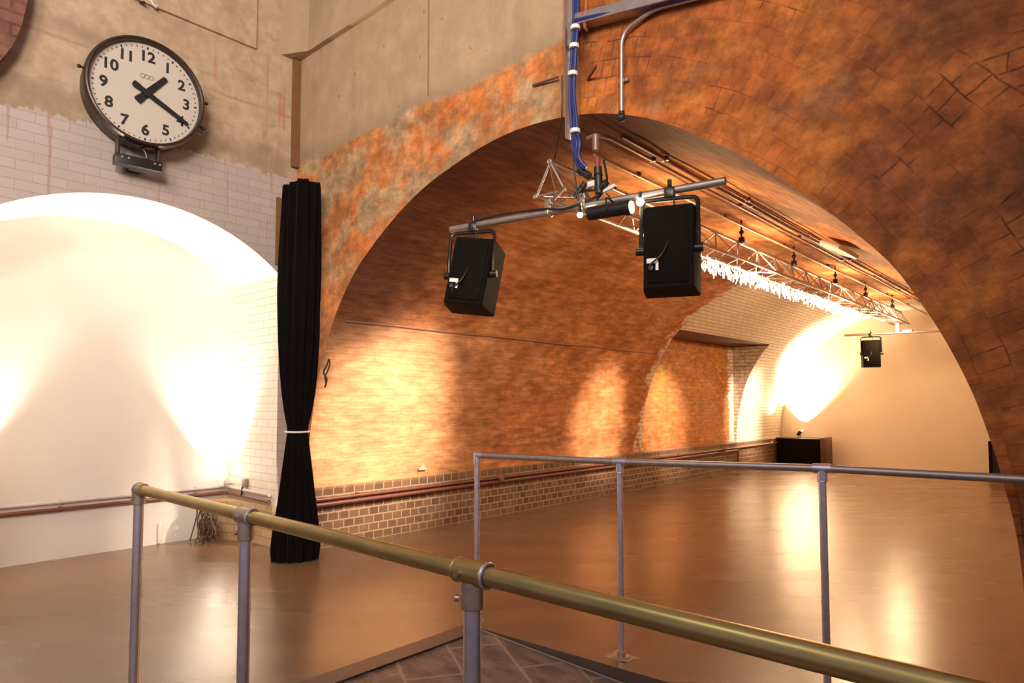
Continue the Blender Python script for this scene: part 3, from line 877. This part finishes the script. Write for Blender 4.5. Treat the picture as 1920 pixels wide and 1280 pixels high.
def make_speaker(name, label, loc, yaw, pitch, group, s=1.0, roll=0.0):
    """back of the cabinet faces local -Y; origin at the clamp on the bar"""
    t = thing(name, label, 'speaker', loc, yaw, group)
    H, W, Wb, Dp = .50 * s, .335 * s, .285 * s, .25 * s
    zp = -.375 * s            # pivot height
    rx = Matrix.Rotation(-pitch, 4, 'X')
    TR = Matrix.Translation((0, 0, zp)) @ Matrix.Rotation(roll, 4, 'Y') @ rx
    # cabinet: trapezoid plan
    mb = MB()
    pl = [(-Wb / 2, -Dp * .5), (Wb / 2, -Dp * .5), (Wb / 2 + .01, -Dp * .25), (W / 2, Dp * .5), (-W / 2, Dp * .5), (-Wb / 2 - .01, -Dp * .25)]
    mb.prism(pl, -H * .5, H * .5)
    bmesh.ops.bevel(mb.bm, geom=list(mb.bm.edges), offset=.007, segments=2, affect='EDGES')
    mb.build('cabinet', M['blackbox'], t, mx=TR)
    mb = MB(); mb.box((0, Dp * .5 + .008, 0), (W * .96, .014, H * .96), bevel=.004)
    mb.build('grille', M['blackmetal'], t, mx=TR)
    mb = MB(); mb.box((0, -Dp * .5 - .004, 0), (Wb * .80, .008, H * .86), bevel=.003)
    mb.build('back_panel', M['blackbox'], t, mx=TR)
    mb = MB(); mb.box((-Wb * .32, -Dp * .5 - .012, -H * .17), (.065 * s, .012, .03 * s), bevel=.003); mb.box((-Wb * .22, -Dp * .5 - .012, -H * .235), (.016 * s, .012, .05 * s))
    mb.build('connector_plate', M['white'], t, mx=TR)
    mb = MB(); mb.cyl((-Wb * .34, -Dp * .5 - .008, -H * .26), (-Wb * .34, -Dp * .5 - .03, -H * .26), .014, None, 12)
    mb.build('socket', M['blackmetal'], t, mx=TR)
    # yoke
    yw = Wb / 2 + .022; yy = -Dp * .30
    mb = MB()
    path = bend([(-yw, yy, zp), (-yw, yy, zp + .1), (-yw, -.02, -.055), (yw, -.02, -.055), (yw, yy, zp + .1), (yw, yy, zp)], .045 * s, 6)
    mb.tube(path, .0135 * s, 8)
    mb.build('yoke', M['blackmetal'], t)
    mb = MB(); mb.box((0, -.01, -.02), (.065, .065, .07), bevel=.012); mb.torus((0, 0, .0), (1, 0, 0), .03, .009, 20, 8); mb.cyl((0, -.01, .02), (0, -.01, .065), .013, None, 10)
    mb.build('clamp', M['blackmetal'], t)
    for sx in (-1, 1):
        mb = MB(); mb.cyl((sx * (yw - .02), yy, zp), (sx * (yw + .03), yy, zp), .026 * s, None, 14)
        mb.build('knob', M['blackmetal'], t)
    mb = MB(); mb.tube(spline([(.02, -.02, -.02), (.03, -.05, -.12), (.02, -.04, -.2), (-.02, -Dp * .5 - .04, zp - H * .05), (-Wb * .34, -Dp * .5 - .045, zp - H * .2), (-Wb * .34, -Dp * .5 - .04, zp - H * .27)], 6), .0055, 6)
    mb.build('signal_cable', M['cable_black'], t)
    return t
def onbar(t): return BL + (BR - BL) * t
p = onbar(.105); make_speaker('speaker', 'black speaker hung at the left end of the bar in the arch mouth, tilted downwards', (p.x, p.y, p.z - .0), math.radians(27), math.radians(11), 'speakers hung in the tunnel', 1.0, math.radians(7))
p = onbar(.835); make_speaker('speaker', 'largest black speaker, hung at the right end of the bar in the arch mouth', (p.x, p.y, p.z - .0), math.radians(22), math.radians(4), 'speakers hung in the tunnel')

# far bar with two speakers
fb = thing('speaker_bar', 'thin far bar crossing the tunnel in front of the cream end wall', 'bar', (-3.75, 13.75, 2.70))
fd = V((2.20, .42, 0))
mb = MB(); mb.cyl((0, 0, 0), fd, .022, None, 12); mb.build('tube', M['dullsteel'], fb)
mb = MB(); mb.box(tuple(fd * .40 + V((0, 0, .08))), (.07, .07, .2), bevel=.01); mb.cyl(fd * .40, fd * .40 + V((0, .1, .22)), .02, None, 8); mb.box(tuple(fd * .47 + V((0, 0, .03))), (.16, .06, .05), bevel=.01)
mb.build('clamp', M['fitting'], fb)
p = V((-3.75, 13.75, 2.70)) + fd * .20
make_speaker('speaker', 'small distant black speaker hung before the cream end wall', tuple(p), math.radians(18), math.radians(2), 'speakers hung in the tunnel')
p = V((-3.75, 13.75, 2.70)) + fd * .94
make_speaker('speaker', 'distant black speaker mostly hidden behind the right side of the arch', (p.x + .02, p.y, p.z - .0), math.radians(18), math.radians(2), 'speakers hung in the tunnel')

# ------------------------------------------------------------------ lanterns on the near bar
def lantern(label, loc, rz, length, r):
    t = thing('stage_lantern', label, 'stage light', loc, rz, 'stage lights on the near bar')
    mb = MB(); mb.cyl((-length / 2, 0, 0), (length / 2, 0, 0), r, None, 20); mb.cyl((length / 2 - .03, 0, 0), (length / 2 + .005, 0, 0), r * 1.12, None, 20); mb.cyl((-length / 2 - .02, 0, 0), (-length / 2, 0, 0), r * .7, r, 20)
    mb.build('body', M['blackmetal'], t)
    mb = MB(); mb.tube(bend([(0, 0, .075), (0, r + .012, .07), (0, r + .012, -.005)], .02), .006, 6); mb.tube(bend([(0, 0, .075), (0, -r - .012, .07), (0, -r - .012, -.005)], .02), .006, 6)
    mb.build('yoke', M['blackmetal'], t)
    mb = MB(); mb.cyl((length / 2 + .004, 0, 0), (length / 2 + .009, 0, 0), r * .9, None, 16); mb.build('lens', M['bulb'], t)
    return t
lantern('black cylinder stage light clamped under the bar, left of the right speaker', (-2.27, 3.43, 2.615), math.radians(10), .28, .042)
for nm, lab, c, r in (('bulb_lamp', 'small glowing bulb under the bar beside the left end of the stage light', (-2.468, 3.39, 2.618), .018), ('bulb_lamp', 'bright round bulb under the bar just left of the right speaker', (-2.045, 3.42, 2.622), .024)):
    t = thing(nm, lab, 'bulb', c, 0, 'glowing bulbs under the bar')
    mb = MB(); mb.sph((0, 0, 0), r, 14); mb.build('globe', M['bulb'], t)
    mb = MB(); mb.cyl((0, 0, r * .7), (0, 0, .062), .010, None, 10); mb.build('holder', M['blackmetal'], t)

# junction lump on top of the truss end: connectors
cn = thing('cable_connector', 'cluster of black multi-pin connectors above the near end of the truss', 'connector', (-2.50, 3.45, 2.73))
for i, (a, b, r) in enumerate((((-.02, 0, .21), (.06, .01, .15), .024), ((.13, 0, .19), (.14, 0, .02), .026), ((.02, .02, .12), (-.05, .0, .03), .02), ((.20, .0, .08), (.15, .0, .05), .022))):
    mb = MB(); mb.cyl(a, b, r, None, 12); mb.torus(V(a).lerp(V(b), .3), V(b) - V(a), r, .005, 16, 6); mb.build('plug', M['cable_black'], cn)
mb = MB(); mb.cyl((.13, 0, .25), (.13, 0, .19), .018, None, 10); mb.build('red_collar', simple('red_plastic', (.25, .03, .03), .5), cn)
mb = MB(); mb.tube(spline([(.06, .01, .15), (.12, .02, .10), (.10, 0, .05), (.03, 0, .06), (.0, 0, .02)], 6), .008, 6); mb.tube(spline([(.14, 0, .02), (.10, .03, -.01), (.2, .02, .05), (.26, .01, .03)], 6), .007, 6); mb.build('lead', M['cable_black'], cn)
mb = MB(); mb.box((.07, .02, .10), (.06, .03, .04), bevel=.006); mb.box((.20, .02, .04), (.10, .03, .02), Matrix.Rotation(-.2, 3, 'Y')); mb.build('label_tag', M['white'], cn)

# ------------------------------------------------------------------ blue cables, strut and tray
st = thing('cable_strut', 'upright grey metal channel strut fixed on the crown of the arch face', 'strut', (-2.575, 3.46, 3.17))
mb = MB()
mb.box((0, .02, 1.0), (.075, .008, 2.0)); mb.box((-.0375, -.005, 1.0), (.006, .05, 2.0)); mb.box((.0375, -.005, 1.0), (.006, .05, 2.0))
mb.build('channel', M['dullsteel'], st)
for zz_ in (.25, .6):
    mb = MB(); mb.cyl((0, .02, zz_), (0, .0, zz_), .012, None, 8); mb.build('bolt', M['steel'], st)
tp = thing('cable_tray', 'grey metal cable tray running right from the top of the strut', 'tray', (-2.50, 3.40, 3.885))
d_ = V((1.6, .02, -.26)); 
mb = MB()
u_ = d_.normalized(); q = u_.to_track_quat('X', 'Z').to_matrix()
mid = d_ / 2
mb.box(tuple(mid + V((0, .03, .0))), (d_.length, .09, .006), q); mb.box(tuple(mid + V((0, -.015, .032))), (d_.length, .005, .07), q); mb.box(tuple(mid + V((0, .075, .032))), (d_.length, .005, .07), q)
mb.build('tray', M['dullsteel'], tp)
mb = MB(); mb.box((-.06, .05, -.02), (.05, .06, .16)); mb.build('end_bracket', M['dullsteel'], tp)
blue = thing('blue_cables', 'bundle of blue power cables bound with white tape down the strut', 'cables', (-2.52, 3.42, 2.95))
def Lb(p): return (p[0] + 2.52, p[1] - 3.42, p[2] - 2.95)
rnd = random.Random(5)
for k in range(5):
    ox, oy = rnd.uniform(-.014, .014), rnd.uniform(-.014, .010)
    belly = .055 * (k - 2) / 2
    pts = [(-2.50 + ox, 3.40, 4.5), (-2.495 + ox, 3.395 + oy, 3.95), (-2.515 + ox, 3.395 + oy, 3.68), (-2.53 + ox, 3.395 + oy, 3.45), (-2.515 + ox * 1.5, 3.395 + oy, 3.25), (-2.505 + ox * 1.2, 3.395 + oy, 3.17), (-2.500 + belly * .55, 3.39 + oy, 3.09), (-2.495 + ox, 3.40, 3.00), (-2.47 + ox * 2, 3.43, 2.93)]
    mb = MB(); mb.tube([Lb(tuple(s)) for s in spline(pts, 6)], .0115, 8)
    mb.build('cable', M['cable_blue'], blue)
for zt, xt_ in ((3.86, -2.499), (3.74, -2.510), (3.56, -2.522), (3.175, -2.505)):
    mb = MB(); mb.cyl(Lb((xt_, 3.393, zt - .013)), Lb((xt_, 3.393, zt + .013)), .033, None, 14); mb.build('tape_band', M['tape'], blue)
mb = MB()
for k in range(3):
    mb.tube([(-.02, .02 * k, .045), (.55, .03 + .015 * k, -.06), (1.5, .05 + .01 * k, -.23)], .014, 8)
o = mb.build('blue_cables', M['cable_blue'], None, mx=Matrix.Translation((-2.48, 3.385, 3.86)))
tag(o, 'blue cables lying in the grey cable tray at the top edge', 'cables')
mb = MB(); mb.tube(spline([(-2.40, 3.38, 4.25), (-2.405, 3.385, 4.0), (-2.43, 3.40, 3.86), (-2.44, 3.44, 3.84)], 6), .010, 8)
tag(mb.build('orange_cable', simple('orange_cable', (.40, .12, .03), .5), None), 'short orange cable crossing the edge of the cable tray', 'cable')
for nm, lab, pts in (('suspension_wire', 'thin black wire hanging left of the strut down to the truss top', [(-2.63, 3.42, 3.60), (-2.66, 3.45, 3.3), (-2.86, 3.63, 3.145)]), ('suspension_wire', 'thin black wire hanging right beside the strut down to the bar', [(-2.56, 3.43, 3.18), (-2.55, 3.43, 3.0), (-2.52, 3.44, 2.735)])):
    mb = MB(); mb.tube(spline(pts, 8), .0055, 6)
    tag(mb.build(nm, M['cable_black'], None), lab, 'wire', 'thin wires by the strut')
mb = MB(); mb.tube(bend([(-1.2, 3.46, 3.66), (-1.95, 3.46, 3.80), (-2.19, 3.46, 3.74), (-2.195, 3.46, 3.23)], .09, 8), .0135, 12)
cdt = thing('conduit', 'bent grey conduit pipe dropping down the brick of the arch crown', 'pipe', (-2.195, 3.46, 3.19))
CM = Matrix.Translation((2.195, -3.46, -3.19))
mb.build('pipe', M['dullsteel'], cdt, mx=CM)
mb = MB(); mb.cyl((-2.195, 3.46, 3.235), (-2.195, 3.46, 3.19), .019, None, 12); mb.sph((-2.195, 3.455, 3.195), .028, 12); mb.build('coupling', M['cable_black'], cdt, mx=CM)
mb = MB(); mb.box((-2.19, 3.485, 3.44), (.07, .02, .02)); mb.build('saddle', M['dullsteel'], cdt, mx=CM)
for lab, a, b, r in (('short dark iron spike sticking out of the brick right of the strut', (-2.47, 3.49, 3.545), (-2.34, 3.40, 3.555), .009), ('thin rusty rod lying on the render left of the strut', (-2.94, 3.485, 3.655), (-2.70, 3.47, 3.63), .008)):
    mb = MB(); mb.cyl(a, b, r, None, 8)
    tag(mb.build('iron_spike', M['pipe'], None), lab, 'spike', 'iron stubs in the arch face')

# ------------------------------------------------------------------ conduits along the vault
for lab, x, z, y0, y1, r, mt, nm in (
    ('dull pink conduit along the vault, running unbroken to the far end', -2.52, 3.262, 3.80, 15.9, .013, 'pipe_rose', 'conduit'),
    ('dark red pipe fixed tight beside the pink conduit on the vault', -2.44, 3.262, 3.85, 15.9, .016, 'pipe', 'conduit'),
    ('pale cream pipe along the vault, nearest the truss', -2.74, 3.235, 3.95, 15.9, .013, 'pipe_pale', 'conduit'),
    ('thin red pipe ending at the white ceiling patch on the vault', -2.36, 3.24, 5.2, 8.0, .010, 'pipe', 'conduit')):
    t = thing(nm, lab, 'pipe', (x, y0, z), 0, 'pipes along the vault')
    mb = MB(); mb.cyl((0, 0, 0), (0, y1 - y0, 0), r, None, 10); mb.build('pipe', M[mt], t)
    for k in range(int((y1 - y0) / 1.6)):
        mb = MB(); mb.box((0, .6 + k * 1.6, .008), (.05, .025, .035)); mb.build('saddle', M['pipe'], t)
mb = MB(); mb.box((-2.22, 8.05, 3.155), (.22, .75, .05), Matrix.Rotation(.40, 3, 'Y'), bevel=.012)
tag(mb.build('ceiling_patch', M['white'], None), 'small white rectangular cover fixed on the vault among the pipes', 'cover')
# stub with bracket at the near end
mb = MB(); mb.tube(bend([(-2.60, 3.66, 3.235), (-2.53, 3.66, 3.24), (-2.52, 3.82, 3.262)], .03), .014, 10); mb.cyl((-2.53, 3.66, 3.235), (-2.53, 3.66, 3.13), .024, None, 12)
tag(mb.build('conduit_elbow', M['pipe_rose'], None), 'pale elbow capping the near end of the pink vault conduit', 'pipe fitting')

# thin cable along the left side
mb = MB()
def vx(z):
    for i in range(len(PROF) - 1):
        if PROF[i][1] <= z <= PROF[i + 1][1] and PROF[i][0] < -3:
            t = (z - PROF[i][1]) / (PROF[i + 1][1] - PROF[i][1]); return PROF[i][0] + (PROF[i + 1][0] - PROF[i][0]) * t
mb.tube([(vx(2.20) + .008, 3.62 + k * .3, 2.197 + .003 * math.sin(k)) for k in range(20)], .009, 6)
tag(mb.build('wall_cable', M['pipe_rose'], None), 'thin cable clipped level along the left side of the tunnel', 'cable')

# ------------------------------------------------------------------ pipes on the dado
for lab, z, r, y1, sh in (('upper dark red pipe along the brown brick plinth', .475, .017, 15.6, 0), ('lower dark red pipe along the brown brick plinth', .425, .021, 13.3, 0)):
    t = thing('wall_pipe', lab, 'pipe', (-5.715, 3.52, z), 0, 'pipes on the plinth')
    mb = MB(); mb.cyl((0, 0, 0), (0, y1 - 3.52, 0), r, None, 12)
    if z < .45: mb.cyl((0, y1 - 3.52, 0), (0, y1 - 3.52, -.4), r, None, 10)
    mb.build('pipe', M['pipe'], t)
    for k in range(6):
        mb = MB(); mb.box((-.025, .5 + k * 1.7, 0), (.04, .03, .05)); mb.build('saddle', M['pipe'], t)
for lab, y in (('round junction box on the plinth pipes behind the first guard rail post', 6.1), ('round junction box on the plinth pipes below the niche', 12.6), ('round junction box on the plinth pipes next to the black cabinet', 15.1)):
    t = thing('junction_box', lab, 'junction box', (-5.69, y, .485), 0, 'junction boxes on the plinth')
    mb = MB(); mb.cyl((-.02, 0, 0), (.03, 0, 0), .045, None, 16); mb.build('body', M['copper'], t)
    mb = MB(); mb.cyl((.03, 0, 0), (.036, 0, 0), .038, None, 16); mb.build('lid', M['pipe_rose'], t)
t = thing('wall_plaque', 'small pale pointed bracket on the orange brick just above the plinth', 'bracket', (-5.84, 4.95, .66))
mb = MB(); mb.poly([(.02, -.055, .0), (.02, .055, 0), (.03, .0, .07)]); mb.poly([(.005, -.055, 0), (.03, 0, .07), (.02, -.055, 0)][::1]); mb.box((.012, 0, .0), (.02, .11, .018)); mb.build('plate', M['pipe_pale'], t)

# ------------------------------------------------------------------ alcove fittings
for lab, z, r, mt in (('upper pale pipe along the back of the white alcove', .515, .016, 'lilac'), ('lower dark red pipe along the back of the white alcove', .452, .019, 'pipe')):
    t = thing('wall_pipe', lab, 'pipe', (AX + .03, AY0 + .1, z), 0, 'pipes in the alcove')
    mb = MB(); mb.tube(bend([(0, 0, 0), (0, 2.42, 0), (.93, 2.42, -.01)], .05), r, 10); mb.build('pipe', M[mt], t)
    for k in range(4):
        mb = MB(); mb.box((-.015, .3 + k * .6, 0), (.03, .025, .045)); mb.build('saddle', M[mt], t)
for lab, y, x in (('small uplight in the right corner of the alcove, above the cable tangle', 3.20, -7.03), ('small uplight at the left end of the alcove', .90, -7.03)):
    t = thing('uplight', lab, 'uplight', (x, y, .545), 0, 'uplights in the alcove')
    mb = MB(); mb.cyl((0, 0, -.01), (0, 0, .055), .030, .036, 16); mb.build('body', M['white'], t)
    mb = MB(); mb.cyl((0, 0, .055), (0, 0, .058), .030, None, 16); mb.build('lens', M['glow'], t)
    mb = MB(); mb.box((0, .06 if y > 2 else -.06, 0), (.02, .11, .012)); mb.build('bracket', M['fitting'], t)
t = thing('socket_box', 'small brown socket box on the alcove cheek right of the uplight', 'socket', (-6.72, 3.305, .56))
mb = MB(); mb.box((0, 0, .02), (.07, .045, .09), bevel=.008); mb.build('box', M['trim'], t)
mb = MB(); mb.cyl((-.01, -.02, -.02), (-.01, -.03, -.11), .012, None, 8); mb.build('plug', M['cable_black'], t)
mb = MB(); rnd = random.Random(11)
for k in range(7):
    c = V((rnd.uniform(-6.86, -6.66), 0, rnd.uniform(.12, .27))); c.y = 2.92 + .42 * (c.x + 6.9)
    R0 = rnd.uniform(.06, .11); ph = rnd.uniform(0, 6)
    pts = []
    for q in range(34):
        a = ph + q * .55
        R = R0 * (1 + .18 * math.sin(q * .9 + k))
        pts.append((c.x + R * math.cos(a), c.y + .03 * math.sin(a * .7 + k), max(.012, c.z + R * 1.1 * math.sin(a))))
    pts.append((pts[-1][0] + rnd.uniform(-.15, .05), pts[-1][1] - .05, .012))
    mb.tube(spline(pts, 3), .0075, 6)
tag(mb.build('cable_tangle', simple('brown_flex', (.10, .05, .035), .55), None), 'tangle of brown flex coiled on the floor in the alcove corner', 'cables')
mb = MB(); mb.box((AX + .012, 2.63, .11), (.022, .03, .20), bevel=.004)
tag(mb.build('cable_cover', M['white'], None), 'short upright white plastic cable cover at the foot of the alcove back', 'cable cover')

# ------------------------------------------------------------------ far cabinets
t = thing('cabinet', 'low black cabinet with a brown wood end panel in the far left corner', 'cabinet', (-5.24, 15.72, 0))
mb = MB(); mb.box((0, 0, .29), (.95, .5, .56), bevel=.006); mb.build('body', M['blackbox'], t)
mb = MB(); mb.box((0, 0, .583), (1.0, .54, .025), bevel=.003); mb.build('top', M['blackmetal'], t)
mb = MB(); mb.box((.52, 0, .31), (.085, .54, .62), bevel=.004); mb.build('end_panel', M['wood'], t)
mb = MB(); mb.box((-.02, -.255, .31), (.84, .01, .42)); mb.build('door', M['blackbox'], t)
t = thing('floodlight', 'small floodlight tilted up at the wall above the black cabinet', 'uplight', (-5.34, 15.86, .597))
mb = MB(); mb.box((0, 0, .10), (.06, .10, .13), Matrix.Rotation(.6, 3, 'Y'), bevel=.01); mb.build('head', M['blackmetal'], t)
mb = MB(); mb.tube(bend([(0, -.06, .09), (0, -.06, .006), (0, .06, .006), (0, .06, .09)], .02), .006, 6); mb.build('stand', M['blackmetal'], t)
mb = MB(); mb.box((.045, 0, .135), (.006, .08, .10), Matrix.Rotation(.6 , 3, 'Y')); mb.build('lens', M['glow'], t)
t = thing('cabinet', 'tall black cabinet half hidden behind the right foot of the arch', 'cabinet', (-1.28, 15.25, 0))
mb = MB(); mb.box((-.10, 0, .35), (.62, .4, .68), bevel=.006); mb.build('body', M['blackbox'], t)
mb = MB(); mb.box((-.10, -.204, .36), (.5, .008, .56)); mb.build('door', M['blackmetal'], t)

# ------------------------------------------------------------------ lights
def aim(o, target):
    o.rotation_euler = (V(target) - o.location).to_track_quat('-Z', 'Y').to_euler()
def spot(name, loc, target, watts, col, deg, blend=.6, size=.05):
    l = bpy.data.lights.new(name, 'SPOT'); l.energy = watts; l.color = col; l.spot_size = math.radians(deg); l.spot_blend = blend; l.shadow_soft_size = size
    o = bpy.data.objects.new(name, l); link(o); o.location = loc; aim(o, target); return o
def point(name, loc, watts, col, size=.05):
    l = bpy.data.lights.new(name, 'POINT'); l.energy = watts; l.color = col; l.shadow_soft_size = size
    o = bpy.data.objects.new(name, l); link(o); o.location = loc; return o
WARM, AMBER, SOFT = (1, .80, .56), (1, .70, .38), (1, .86, .70)
# unseen hall lights over the camera side
spot('unseen_hall_light', (1.6, -2.2, 4.6), (-4.9, 3.0, 4.0), 1400, SOFT, 72, .9, .9)
spot('unseen_hall_light', (-.8, -3.0, 5.2), (-5.2, 2.6, 2.6), 600, SOFT, 80, .9, 1.0)
point('unseen_hall_light', (-2.6, -1.2, 5.4), 60, SOFT, .3)  # this point and the next are added to put a highlight on the brass rail
point('unseen_hall_light', (.6, -1.6, 4.9), 60, SOFT, .3)
# alcove
CREAM = (1, .87, .72)
spot('alcove_lamp', (-7.03, 3.20, .625), (-7.02, 3.10, 3.0), 480, CREAM, 76, .7, .03)
spot('alcove_lamp', (-7.03, .90, .625), (-7.02, 1.00, 3.0), 480, CREAM, 76, .7, .03)
point('alcove_lamp', (-6.90, 3.10, .70), 1.2, CREAM, .03)
# tunnel wall washes
WASH = (1, .82, .64)
for (ly, ty, w, deg) in ((5.0, 4.35, 1500, 42), (8.2, 8.40, 1700, 30), (10.3, 10.6, 1300, 34), (13.3, 13.95, 1900, 34)):
    spot('tunnel_light', (TX - .1, ly, 2.86), (-5.85, ty, 1.15), w, WASH, deg, 1.0, .10)
spot('tunnel_light', (-5.30, 15.95, .86), (-5.20, 15.985, 3.0), 1100, WASH, 92, .5, .05)
spot('tunnel_light', (-5.40, 15.60, .84), (-5.50, 14.9, 2.4), 130, WARM, 100, .8, .05)  # extra spot added to brighten the white vault beside the floodlight
for y, w in ((5.2, 34), (7.5, 52), (10.5, 66), (13.4, 80)):
    point('truss_glow_fill', (TX + .05, y, 2.80), w, AMBER, .08)  # bodiless point lights added along the truss for a glow on the vault
for y, w in ((5.4, 75), (11, 150)):
    spot('tunnel_light', (-.42, y, .6), (-.6, y + .3, 3), w, WARM, 90, .7, .05)

# world: dim neutral hall light
w = bpy.data.worlds.new('World'); SC.world = w; w.use_nodes = True
bg = w.node_tree.nodes['Background']; bg.inputs[0].default_value = (.80, .74, .88, 1); bg.inputs[1].default_value = .26

# ------------------------------------------------------------------ camera
cam = bpy.data.cameras.new('Camera'); co = bpy.data.objects.new('Camera', cam); link(co)
F_ = 1241.0; pitch = math.atan(67 / F_); yaw = math.radians(42.0)
cam.sensor_width = 36; cam.lens = 36 * F_ / 1920; cam.shift_y = 45 / 1920
cam.clip_start = .05
co.location = (0, 0, 1.43)
fw = V((-math.sin(yaw) * math.cos(pitch), math.cos(yaw) * math.cos(pitch), math.sin(pitch)))
co.rotation_euler = fw.to_track_quat('-Z', 'Y').to_euler()
SC.camera = co
vs = SC.view_settings
vs.view_transform = 'Standard'; vs.look = 'None'; vs.gamma = 1.0; vs.use_curve_mapping = False
vs.exposure = 0.45
